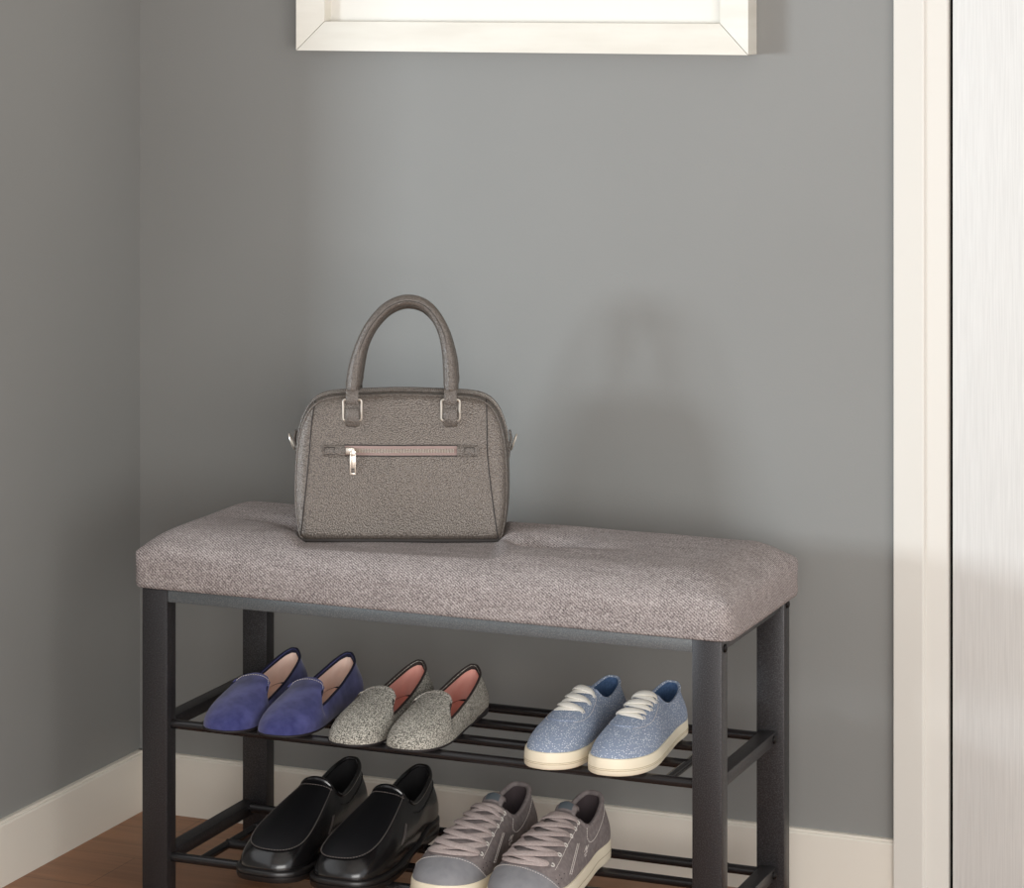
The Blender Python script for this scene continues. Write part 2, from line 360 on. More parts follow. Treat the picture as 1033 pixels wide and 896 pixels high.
# cushion
def cushion_grid():
    """heightfield top joined to a skirt; fine enough for the tufts"""
    x0, x1, y0, y1, z0, z1 = BX0-.0145, BX1+.013, BY0-.006, BY1+.011, ZT+.0005, .4705
    tufts = [(-1.625, 3.30), (-1.320, 3.322)]
    ts = lambda N: [.5-.5*math.cos(math.pi*i/N)*(1-.55*math.sin(math.pi*i/N)**2) for i in range(N+1)]
    U, Wv = ts(140), ts(64); R = .020; V = []; F_ = []
    def rnd(x, y):           # pull the plan corners in to a radius
        for cx, sx in ((x0+R, -1), (x1-R, 1)):
            for cy, sy in ((y0+R, -1), (y1-R, 1)):
                dx, dy = (x-cx)*sx, (y-cy)*sy
                if dx > 0 and dy > 0:
                    m = max(dx, dy); r = math.hypot(dx, dy); k = m/r if r else 1
                    return cx+sx*dx*k, cy+sy*dy*k
        return x, y
    E = .012
    for j, v in enumerate(Wv):
        for i, u in enumerate(U):
            x, y = rnd(x0+(x1-x0)*u, y0+(y1-y0)*v)
            dx = min(x-x0, x1-x); dy = min(y-y0, y1-y); d = min(dx, dy)
            edge = 0 if d > E else E-math.sqrt(max(0, E*E-(E-d)**2))
            s0 = math.sin(min(1, dx/.055)*math.pi/2); s1 = math.sin(min(1, dy/.06)*math.pi/2)
            z = z1-edge+.0270*(s0*s1)**.8
            for tx, ty in tufts:
                ax, ay = x-tx, y-ty; r = math.hypot(ax*.75, ay)
                z -= .032*math.exp(-(r/.027)**1.8)
                a = math.atan2(ay, ax); z -= .0060*math.exp(-(r-.05)**2/.0016)*max(0, math.cos(a*2+.25))**10
            bx, by = x+1.5305, y-3.345; ca, sa = math.cos(.38), math.sin(.38); lx, ly = bx*ca+by*sa, -bx*sa+by*ca
            dd = math.hypot(max(0, abs(lx)-.125), max(0, abs(ly)-.056)); dr = math.hypot(max(0, abs(lx)-.125), max(0, ly-.056)); df = max(0, -ly-.056)
            z = min(z, .4838+.9*dr+(.06*df if lx < .15 else .3*df))
            z += .0006*math.sin(x*31+y*17)*math.sin(y*43-x*11)*s0*s1
            V.append((x-ox, y-oy, z))
    nx, ny = len(U), len(Wv)
    for j in range(ny-1):
        for i in range(nx-1): F_.append((j*nx+i, j*nx+i+1, (j+1)*nx+i+1, (j+1)*nx+i))
    loop = [i for i in range(nx)]+[j*nx+nx-1 for j in range(1, ny)]+[(ny-1)*nx+i for i in range(nx-2, -1, -1)]+[j*nx for j in range(ny-2, 0, -1)]
    prev = loop; cx, cy = (x0+x1)/2-ox, (y0+y1)/2-oy
    for dz, ins in ((z0+.022, -.0006), (z0+.006, -.0002), (z0+.001, .0012), (z0, .004)):
        cur = []
        for a in loop:
            x, y, _ = V[a]; cur.append(len(V))
            V.append((x-math.copysign(min(ins, 1), x-cx)*(abs(x-cx) > .35), y-math.copysign(ins, y-cy)*(abs(y-cy) > .13), dz))
        m = len(loop)
        for k in range(m): F_.append((prev[k], prev[(k+1) % m], cur[(k+1) % m], cur[k]))
        prev = cur
    F_.append(tuple(prev))
    return V, F_, tufts
V, F_, tufts = cushion_grid()
cu = make('cushion', V, F_, m_cush, bench); sharp(cu, 60)
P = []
for k in range(13):       # dark tube added in the dimple, its shade put into the colour
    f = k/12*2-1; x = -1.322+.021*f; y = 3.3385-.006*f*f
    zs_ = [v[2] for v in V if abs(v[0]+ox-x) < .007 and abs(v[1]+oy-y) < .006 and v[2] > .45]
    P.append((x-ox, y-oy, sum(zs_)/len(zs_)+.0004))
MB().tube(P, [.0006+.0022*math.cos((k/12*2-1)*math.pi/2) for k in range(13)], n=8).build('tuft_shade', m_tuft_shade, cu)

# ------------------------------------------------------------------ shoes
NPH = 128
def plan(L, W, side, toe=0.0, square=0.0, heelw=.66):
    p = toe
    """closed outline of the sole: heel back -> outer side -> toe -> inner side; side=+1 puts the outer side at +x"""
    h = heelw
    lat = [(0, 0), (.40*h/.66, .012), (h*.86, .045), (h, .12), (h*1.05, .25), (.75, .40), (.87, .55), (.97, .67), (1.0-.03*p, .77), (.93+.05*square-.10*p, .87), (.74+.13*square-.15*p, .945), (.42+.16*square-.13*p, .988)]
    med = [(.36+.16*square-.08*p, .990), (.66+.13*square-.10*p, .95), (.83+.05*square-.06*p, .88), (.88-.02*p, .77), (.84, .66), (.72, .52), (.64, .38), (h*.99, .24), (h*.95, .12), (h*.83, .045), (.38*h/.66, .012)]
    pts = [(x*W/2*side, u*L) for x, u in lat]+[(-.10*W/2*side, L)]+[(-x*W/2*side, u*L) for x, u in med]
    k = [(i, *p) for i, p in enumerate(pts)]; q = np.linspace(0, len(pts), 800, endpoint=False)
    P = spline(k, q, closed_period=len(pts))
    nx = np.roll(P, -1, 0)-P; d = np.hypot(nx[:, 0], nx[:, 1]); s = np.concatenate([[0], np.cumsum(d)]); toe_i = int(np.argmax(P[:, 1]))
    # phi .5 is pinned on the toe tip
    ph = np.where(s[:-1] <= s[toe_i], .5*s[:-1]/s[toe_i], .5+.5*(s[:-1]-s[toe_i])/(s[-1]-s[toe_i]))
    return np.concatenate([ph, [1.0]]), np.concatenate([P, P[:1]])

class Shoe:
    """upper lofted between the sole outline and the topline loop"""
    def __init__(s, L, W, side, top, zs, toeh, square=0, toe=0.0, heelw=.66, bulge=.004, springz=.004, vamp=None, sidehi=None):
        s.L, s.W, s.side = L, W, side
        s.ph, s.P = plan(L, W, side, toe=toe, square=square, heelw=heelw)
        s.zs = zs; s.toeh = toeh; s.bul = bulge; s.spring = springz
        # topline keys for half a turn (phi, x/halfwidth, u, z), mirrored with the inner side a bit narrower
        K = [(p, x*side, u, z) for p, x, u, z in top]
        K2 = [(1-p, -x*side*.94, u, z) for p, x, u, z in top[::-1] if 0 < p < .5]
        s.K = K+K2
        s.vamp = vamp or [(0, 0), (.3, 0.2), (.42, .9), (.5, 1)]
    def B(s, phi):
        phi = np.asarray(phi) % 1.0
        return np.stack([np.interp(phi, s.ph, s.P[:, 0]), np.interp(phi, s.ph, s.P[:, 1])], -1)
    def soleZ(s, y):
        u = y/s.L
        z = s.zs(u) if callable(s.zs) else np.full_like(u, s.zs)
        return z
    def bez(s, phi):
        phi = np.atleast_1d(phi) % 1.0
        b = s.B(phi); z = s.soleZ(b[:, 1]) + s.spring*np.clip((b[:, 1]/s.L-.7)/.3, 0, 1)**2
        P0 = np.column_stack([b, z])
        t = spline(s.K, phi, closed_period=1.0); P3 = np.column_stack([t[:, 0]*s.W/2, t[:, 1]*s.L, t[:, 2]])
        e = 1e-3; bt = s.B(phi+e)-s.B(phi-e); bt /= np.linalg.norm(bt, axis=1)[:, None]
        out = np.column_stack([bt[:, 1], -bt[:, 0], np.zeros(len(bt))])*s.side      # outward in plan
        q = np.where(phi > .5, 1-phi, phi)
        vw = np.interp(q, [a for a, _ in s.vamp], [c for _, c in s.vamp])[:, None]    # 0 = wall of the heel and sides, 1 = toe vamp
        up = np.array([0, 0, 1.0])
        H = (P3[:, 2]-P0[:, 2])[:, None]
        # side type
        S1 = P0+up*H*.40+out*s.bul; S2 = P3-up*H*.35+out*s.bul*.9
        # toe type
        hz = P3[:, 2:3]-P0[:, 2:3]
        D = (P0-P3); D[:, 2] = 0; dist = np.linalg.norm(D, axis=1)[:, None]+1e-9; Dn = D/dist
        T1 = P0+up*s.toeh*1.15+out*.002
        T2 = P3+Dn*dist*.42-up*hz*.26
        return P0, S1*(1-vw)+T1*vw, S2*(1-vw)+T2*vw, P3, out
    def S(s, phi, t, off=0.0):
        phi = np.atleast_1d(np.asarray(phi, float)); t = np.broadcast_to(np.atleast_1d(np.asarray(t, float)), phi.shape)
        def ev(ph_, tt):
            a, b, c, d, _ = s.bez(ph_); tt = tt[:, None]
            return (1-tt)**3*a+3*(1-tt)**2*tt*b+3*(1-tt)*tt**2*c+tt**3*d
        p = ev(phi, t)
        if off is None or np.any(np.asarray(off) != 0) or off is True:
            pass
        e = .004
        t0, t1 = np.clip(t-e, 0, 1), np.clip(t+e, 0, 1)
        dt = ev(phi, t1)-ev(phi, t0); dp = ev(phi+e, t)-ev(phi-e, t)
        n = np.cross(dp, dt)*s.side; n /= (np.linalg.norm(n, axis=1)[:, None]+1e-12)
        s._n = n
        return p+n*(np.asarray(off)[:, None] if np.ndim(off) else off)
    def N(s, phi, t):
        s.S(phi, t); return s._n
def loc(p): return (float(p[0]), float(-p[1]), float(p[2]))     # toe towards -y

def panel(sh, name, mat, parent, phis, tf, off=.0, nt=22, rim=0.0, mesh_only=False, th=.0012):
    """a raised piece of the upper between phi range and t range tf(phi)->(t0,t1)"""
    phis = np.asarray(phis); V = []; m = len(phis)
    tt = [tf(p) for p in phis]
    for layer in (off, off-th):
        for k in range(nt+1):
            t = np.array([a+(b-a)*k/nt for a, b in tt]); P = sh.S(phis, t, layer); V += [loc(p) for p in P]
    Fc = []; Lr = (nt+1)*m
    for k in range(nt):
        for i in range(m-1):
            Fc.append((k*m+i, k*m+i+1, (k+1)*m+i+1, (k+1)*m+i)); Fc.append(tuple(Lr+q for q in (k*m+i, (k+1)*m+i, (k+1)*m+i+1, k*m+i+1)))
    bd = [i for i in range(m)]+[k*m+m-1 for k in range(1, nt+1)]+[nt*m+i for i in range(m-2, -1, -1)]+[k*m for k in range(nt-1, 0, -1)]
    for a, b in zip(bd, bd[1:]+bd[:1]): Fc.append((a, b, Lr+b, Lr+a))
    o = make(name, V, Fc, mat, parent); sharp(o, 60); return o

def upper(sh, mat, lining, insole, parent, nt=30, th=.0026, zin=.004, lin_drop=None, name='upper'):
    ph = np.arange(NPH)/NPH; V = []
    ts = [(.5-.5*math.cos(math.pi*k/nt)) for k in range(nt+1)]
    for t in ts: V += [loc(p) for p in sh.S(ph, np.full(NPH, t))]
    # rolled rim
    rim = sh.S(ph, np.full(NPH, 1.0)); inn = sh.S(ph, np.full(NPH, .985), -th)
    mid = (rim+inn)/2; mid[:, 2] += th*.45
    V += [loc(p) for p in mid]; V += [loc(p) for p in inn]
    nr = nt+3; Fc = []
    for k in range(nr-1):
        for i in range(NPH): j = (i+1) % NPH; Fc.append((k*NPH+i, k*NPH+j, (k+1)*NPH+j, (k+1)*NPH+i))
    up_ = make(name, V, Fc, mat, parent); sharp(up_, 70)
    # lining: inside face
    V = []; Fc = []
    ks = [.985-(.985-.0)*k/16 for k in range(17)]
    for t in ks: V += [loc(p) for p in sh.S(ph, np.full(NPH, t), -th)]
    for k in range(16):
        for i in range(NPH): j = (i+1) % NPH; Fc.append((k*NPH+i, k*NPH+j, (k+1)*NPH+j, (k+1)*NPH+i))
    li = make('lining', V, Fc, lining, up_)
    # insole
    b = sh.B(ph); c = np.array([0, sh.L*.5]); V = []; Fc = []
    for k in range(9):
        f = 1-k/8*.999
        q = np.column_stack([b[:, 0]*f*.94, c[1]+(b[:, 1]-c[1])*(f if k else 1)*.97])
        z = sh.soleZ(q[:, 1])+zin+sh.spring*np.clip((q[:, 1]/sh.L-.7)/.3, 0, 1)**2
        V += [loc((x, y, zz)) for (x, y), zz in zip(q, z)]
    # use straight shrink across the width so the sheet follows the sole's height
    V = []
    for k in range(9):
        f = 1-k/8
        cx = 0
        for i in range(NPH):
            x, y = b[i]; yy = np.clip(y, .012, sh.L-.012); q = np.array([yy])
            V.append(loc((x*.975*f, yy, float(sh.soleZ(q)[0])+zin+sh.spring*max(0, (yy/sh.L-.7)/.3)**2)))
    for k in range(8):
        for i in range(NPH): j = (i+1) % NPH; Fc.append((k*NPH+i, k*NPH+j, (k+1)*NPH+j, (k+1)*NPH+i))
    make('insole', V, Fc, insole, up_)
    return up_

def sole(sh, name, mat, parent, rings, zbot=None):
    """rings: (outset, z-mode) bottom to top; z given as fraction f of the sole height above the ground"""
    ph = np.arange(NPH)/NPH; b = sh.B(ph); e = 2e-3
    bt = sh.B(ph+e)-sh.B(ph-e); bt /= np.linalg.norm(bt, axis=1)[:, None]; out = np.column_stack([bt[:, 1], -bt[:, 0]])*sh.side
    zt = sh.soleZ(b[:, 1])+sh.spring*np.clip((b[:, 1]/sh.L-.7)/.3, 0, 1)**2
    zb = np.zeros(NPH)+sh.spring*.75*np.clip((b[:, 1]/sh.L-.78)/.22, 0, 1)**2
    if zbot is not None: zb = zb+zbot(b[:, 1]/sh.L)
    V = []
    for o_, f, add in rings:
        q = b+out*(o_*np.clip(.35+.65*b[:, 1]/sh.L/.5, 0, 1)[:, None] if o_ > 0 else o_); z = zb+(zt-zb)*f+add
        V += [loc((x, y, zz)) for (x, y), zz in zip(q, z)]
    n = len(rings); Fc = []
    for k in range(n-1):
        for i in range(NPH): j = (i+1) % NPH; Fc.append((k*NPH+i, k*NPH+j, (k+1)*NPH+j, (k+1)*NPH+i))
    for rr in (0, n-1):    # bridge across the width to close bottom and top
        for i in range(NPH//2-1):
            a, c = i, NPH-1-i
            Fc.append(tuple(rr*NPH+q for q in (a, a+1, (c-0) % NPH, (c+1) % NPH)) if i else tuple(rr*NPH+q for q in (0, 1, NPH-1)))
        i = NPH//2-1; Fc.append((rr*NPH+i, rr*NPH+i+1, rr*NPH+i+2))
    o = make(name, V, Fc, mat, parent); sharp(o, 50); return o

def line(sh, pts, r, off=.0006, n=6, dash=None, sub=10):
    """tube(s) on the surface through (phi,t) keys; dash=(on,off) in metres"""
    K = [(i, *p) for i, p in enumerate(pts)]; q = np.linspace(0, len(pts)-1, (len(pts)-1)*sub+1)
    c = spline(K, q); P = sh.S(c[:, 0], np.clip(c[:, 1], 0, 1), off); mb = MB()
    P = [Vector(loc(p)) for p in P]
    if not dash: return mb.tube(P, r, n=n)
    acc = [0]
    for a, b in zip(P, P[1:]): acc.append(acc[-1]+(b-a).length)
    d = 0
    def at(s_):
        i = min(max(np.searchsorted(acc, s_)-1, 0), len(P)-2); f = (s_-acc[i])/max(1e-9, acc[i+1]-acc[i]); return P[i].lerp(P[i+1], f)
    while d+dash[0] < acc[-1]:
        mb.tube([at(d), at(d+dash[0]/2), at(d+dash[0])], r, n=n); d += dash[0]+dash[1]
    return mb

def lace(sh, a, b, wid, th, lift, mb, n=16, over=0.0, twist=0, sag=0):
    """flat lace from (phi,t) a to b lying over the throat"""
    s_ = np.linspace(0, 1, n); ph = a[0]+(b[0]-a[0])*s_; t = a[1]+(b[1]-a[1])*s_
    arch = lift*np.sin(np.pi*s_)**.6+over
    P = sh.S(ph, t, 0); Nn = sh._n; P = P+Nn*arch[:, None] if np.ndim(arch) else P
    ww = [wid*(.45+.55*math.sin(math.pi*x)**.45) for x in s_]
    mb.ribbon([loc(p) for p in P], [loc(q) for q in Nn], ww, th)

ZS1, ZS2 = .2475+.0066, .0755+.0066       # tops of the rods of the two shelves

def place(name, heel, toe, z, label, cat, group):
    d = math.atan2(toe[0]-heel[0], -(toe[1]-heel[1]))
    return empty(name, (heel[0], heel[1], z), d, label, cat, group)

# --- slip-on loafers (navy suede, grey tweed)
def loafer(root, side, m_up, m_bind, m_in, L=.232, W=.078):
    top = [(0, 0, .030, .060), (.05, .17, .040, .0590), (.10, .42, .10, .0515), (.17, .60, .30, .0385), (.24, .69, .49, .0300), (.29, .73, .62, .0255),
           (.312, .71, .665, .0262), (.335, .66, .615, .0385), (.380, .54, .550, .0475), (.44, .28, .520, .0515), (.5, 0, .512, .0528)]
    zs = lambda u: .0032+.0065*np.clip((.32-u)/.2, 0, 1)
    sh = Shoe(L, W, side, top, zs, .020, toe=.35, bulge=.0040, springz=.003, vamp=[(0, 0), (.22, .02), (.31, .35), (.37, .85), (.5, 1)])
    up_ = upper(sh, m_up, m_bind, m_in, root, zin=.0025)
    # edge binding
    ph = np.linspace(0, 1, 161)[:-1]; P = sh.S(ph, np.full(160, .995), .0002)
    if m_bind is not None:
        sel = np.linspace(-.345, .345, 100); P = sh.S(sel % 1.0, np.full(100, .992), -.0006)
        MB().tube([loc(p) for p in P], .0016, n=8).build('binding', m_bind, up_)
    line(sh, [(.655, .965), (.60, .962), (.55, .96), (.5, .96), (.45, .96), (.40, .962), (.345, .965)], .00035, .0003, dash=(.0022, .0012)).build('stitching', m_stitch, up_)
    # full sock lining visible inside, slightly raised so the inner walls read pale
    V = []; Fc = []; n = 64; ks = 8
    phh = np.linspace(-.30, .30, n)
    for k in range(ks+1):
        t = .90-.85*k/ks; P = sh.S(phh % 1.0, np.full(n, t), -.0036); V += [loc(p) for p in P]
    for k in range(ks):
        for i in range(n-1): Fc.append((k*n+i, k*n+i+1, (k+1)*n+i+1, (k+1)*n+i))
    make('inner_lining', V, Fc, m_in, up_)
    so = sole(sh, 'sole', m_solethin, root, [(-.004, 0, 0), (-.0005, 0, .0006), (.0012, .5, 0), (.0012, .85, 0), (-.0005, 1, .0004)],
              zbot=lambda u: .0065*np.clip((.62-u)/.04, 0, 1)*np.clip((u-.26)/.03, 0, 1)*0)
    return sh
NG = 'women\'s navy suede loafers on the upper shelf'
r = place('loafer', (-1.699, 3.372), (-1.693, 3.136), ZS1, 'navy blue suede loafer beside the bench\'s left legs, the left shoe of its pair', 'shoe', 'navy suede loafers on the upper shelf')
loafer(r, -1, m_suede, m_navy, m_nude)
r = place('loafer', (-1.621, 3.378), (-1.621, 3.138), ZS1, 'navy blue suede loafer next to the grey tweed pair, the right shoe of its pair', 'shoe', 'navy suede loafers on the upper shelf')
loafer(r, 1, m_suede, m_navy, m_nude)
r = place('loafer', (-1.515, 3.374), (-1.518, 3.140), ZS1, 'grey tweed loafer with pink insole right beside the navy loafers', 'shoe', 'grey tweed loafers on the upper shelf')
loafer(r, -1, m_tweed, m_brown, m_pink)
r = place('loafer', (-1.441, 3.380), (-1.443, 3.144), ZS1, 'grey tweed loafer with its heel in full view, nearer the pale blue sneakers', 'shoe', 'grey tweed loafers on the upper shelf')
loafer(r, 1, m_tweed, m_brown, m_pink)

# --- pale blue canvas sneakers
def canvas(root, side, L=.238, W=.077):
    top = [(0, 0, .045, .0650), (.05, .22, .055, .0642), (.10, .38, .10, .0600), (.16, .47, .20, .0550), (.22, .49, .29, .0530), (.28, .46, .355, .0570),
           (.33, .41, .390, .0630), (.40, .29, .395, .0680), (.45, .15, .398, .0700), (.5, 0, .40, .0705)]
    sh = Shoe(L, W, side, top, .0165, .019, toe=.9, heelw=.60, bulge=.0030, springz=.004, vamp=[(0, 0), (.22, .0), (.31, .30), (.39, .85), (.5, 1)])
    up_ = upper(sh, m_chambray, m_bluelin, m_bluelin, root, zin=.004)
    ph = np.linspace(-.40, .40, 110); P = sh.S(ph % 1.0, np.full(110, .99), 0)
    MB().tube([loc(p) for p in P], .0014, n=8).build('binding', m_chambray, up_)
    # stitched lines on the quarter
    for sg in (1, -1):
        f = lambda p: .5+sg*p
        line(sh, [(f(.045), .50), (f(.085), .52), (f(.12), .60), (f(.135), .75), (f(.14), .90)], .0003, .0003, dash=(.002, .0012)).build('stitching', m_stitch, up_)
    # tongue under the laces and rising above the throat
    panel(sh, 'tongue', m_chambray, root, np.linspace(.44, .56, 20), lambda p: (.52, 1.0), off=.0016, nt=12, th=.002)
    mb = MB()
    ws = [.64, .76, .88, .975]
    for i, t in enumerate(ws[:-1]):
        w_ = .062+.020*i
        lace(sh, (.5-w_, t-.004), (.5+w_, min(1.0, t+.030)), .0125, .0026, .0046, mb)
        lace(sh, (.5+w_, t), (.5-w_-.004, min(1.0, t+.060)), .0118, .0026, .0072, mb)
    mb.build('laces', m_lace_w, root)
    for i, t in enumerate(ws[:-1]):
        for sg in (1, -1):
            c = sh.S(.5+sg*(.066+.020*i), t, .0008)[0]; nn = Vector(loc(sh._n[0])); c = Vector(loc(c)); u = nn.orthogonal().normalized(); v = nn.cross(u)
            MB().tube([c+(u*math.cos(a)+v*math.sin(a))*.0022 for a in np.linspace(0, 2*math.pi, 13)[:-1]], .0006, n=6, closed=True).build('eyelet', m_white, up_)
    so = sole(sh, 'sole', m_rubber, root, [(-.003, 0, 0), (.0016, 0, .0010), (.0030, .10, .0006), (.0030, .50, 0), (.0030, .54, 0), (.0026, .95, .001), (.0018, 1, .0036), (.0002, 1, .0040), (-.003, 1, .003)])
    b = sh.B(np.arange(120)/120); e = 2e-3; q = np.arange(120)/120
    bt = sh.B(q+e)-sh.B(q-e); bt /= np.linalg.norm(bt, axis=1)[:, None]; out = np.column_stack([bt[:, 1], -bt[:, 0]])*side
    for zf in (.0070, .0088):
        P = [(b[i, 0]+out[i, 0]*.0030*min(1, .35+1.3*b[i, 1]/L), b[i, 1]+out[i, 1]*.0030*min(1, .35+1.3*b[i, 1]/L), zf+.0035*max(0, (b[i, 1]/L-.75)/.25)**2) for i in range(120)]
        MB().tube([loc(p) for p in P], .0004, n=6, closed=True).build('sole_line', m_rubline, so)
    return sh
CG = 'pale blue canvas sneakers on the upper shelf'
r = place('sneaker', (-1.244, 3.378), (-1.254, 3.146), ZS1, 'pale blue speckled canvas sneaker with white laces, nearer the grey tweed loafers', 'shoe', CG)
canvas(r, -1)
r = place('sneaker', (-1.166, 3.382), (-1.173, 3.150), ZS1, 'pale blue speckled canvas sneaker with white laces, beside the bench\'s right front leg', 'shoe', CG)
canvas(r, 1)

# --- black leather slip-ons
def blackshoe(root, side, L=.282, W=.094):
    top = [(0, 0, .035, .088), (.05, .22, .045, .0865), (.10, .42, .10, .0790), (.16, .52, .21, .0690), (.22, .56, .30, .0645), (.27, .57, .36, .0660),
           (.31, .52, .395, .0730), (.36, .42, .410, .0810), (.42, .24, .407, .0875), (.5, 0, .40, .0900)]
    zs = lambda u: .014+.009*np.clip((.34-u)/.16, 0, 1)
    sh = Shoe(L, W, side, top, zs, .026, square=.45, bulge=.004, heelw=.58, springz=.004, vamp=[(0, 0), (.22, .0), (.31, .30), (.38, .85), (.5, 1)])
    up_ = upper(sh, m_black, m_blacklin, m_blacklin, root, zin=.004, th=.004)
    # moccasin apron: raised centre panel with stitched seam
    def edge(p):
        q = abs(p-.5)/.135
        return .24+.74*min(1, q)**3.0
    ph = .5+.135*np.sin(np.linspace(-math.pi/2, math.pi/2, 60))
    panel(sh, 'apron', m_blackmat, up_, ph, lambda p: (min(edge(p), .97), .985), off=.0016, nt=20, th=.0028)
    pts = [(p, min(edge(p), .97)) for p in .5+.135*np.sin(np.linspace(-math.pi/2, math.pi/2, 25))]
    line(sh, pts, .0010, .0012, sub=5).build('apron_seam', m_blackmat, up_)
    line(sh, pts, .0004, .0024, sub=5, dash=(.0022, .0016)).build('stitching', m_stitch_b, up_)
    # tongue edge: padded roll along the throat
    ph = np.linspace(.355, .645, 60); P = sh.S(ph, np.full(60, .955), .0018)
    MB().tube([loc(p) for p in P], [.0018+.0022*math.sin(math.pi*k/59) for k in range(60)], n=10).build('throat_roll', m_black, up_)
    line(sh, [(.36, .915), (.42, .90), (.5, .895), (.58, .90), (.64, .915)], .0004, .0024, dash=(.0024, .0014)).build('stitching', m_stitch_b, up_)
    # collar padding and side strap with stitching
    ph = np.linspace(-.30, .30, 100); P = sh.S(ph % 1.0, np.full(100, .985), -.0012)
    MB().tube([loc(p) for p in P], .0030, n=10).build('collar', m_black, up_)
    for sg in (1, -1):
        f = lambda p: (.5+sg*p)
        line(sh, [(f(.185), .30), (f(.190), .45), (f(.187), .60)], .0004, .0010, dash=(.002, .001)).build('stitching', m_stitch_b, up_)
        line(sh, [(f(.192), .30), (f(.197), .45), (f(.194), .60)], .0004, .0010, dash=(.002, .001)).build('stitching', m_stitch_b, up_)
        line(sh, [(f(.235), .80), (f(.30), .72), (f(.37), .70), (f(.44), .72), (f(.5), .73)], .0006, .0004).build('quarter_seam', m_blackmat, up_)
    so = sole(sh, 'sole', m_blacksole, root, [(-.001, 0, 0), (.0040, 0, .001), (.0050, .25, 0), (.0050, .52, 0), (.0036, .56, 0), (.0036, .62, 0), (.0052, .66, 0), (.0052, .90, 0), (.0040, .98, 0), (.0010, 1, .0006), (-.003, 1, 0)],
              zbot=lambda u: .008*np.clip((.60-u)/.10, 0, 1)*np.clip((u-.295)/.01, 0, 1))
    return sh
BG = 'black leather slip-ons on the lower shelf'
r = place('slip_on_shoe', (-1.623, 3.396), (-1.618, 3.122), ZS2, 'black leather slip-on shoe nearer the bench\'s left legs', 'shoe', BG)
blackshoe(r, -1)
r = place('slip_on_shoe', (-1.522, 3.399), (-1.520, 3.126), ZS2, 'black leather slip-on shoe next to the grey lace-up sneakers', 'shoe', BG)
blackshoe(r, 1)

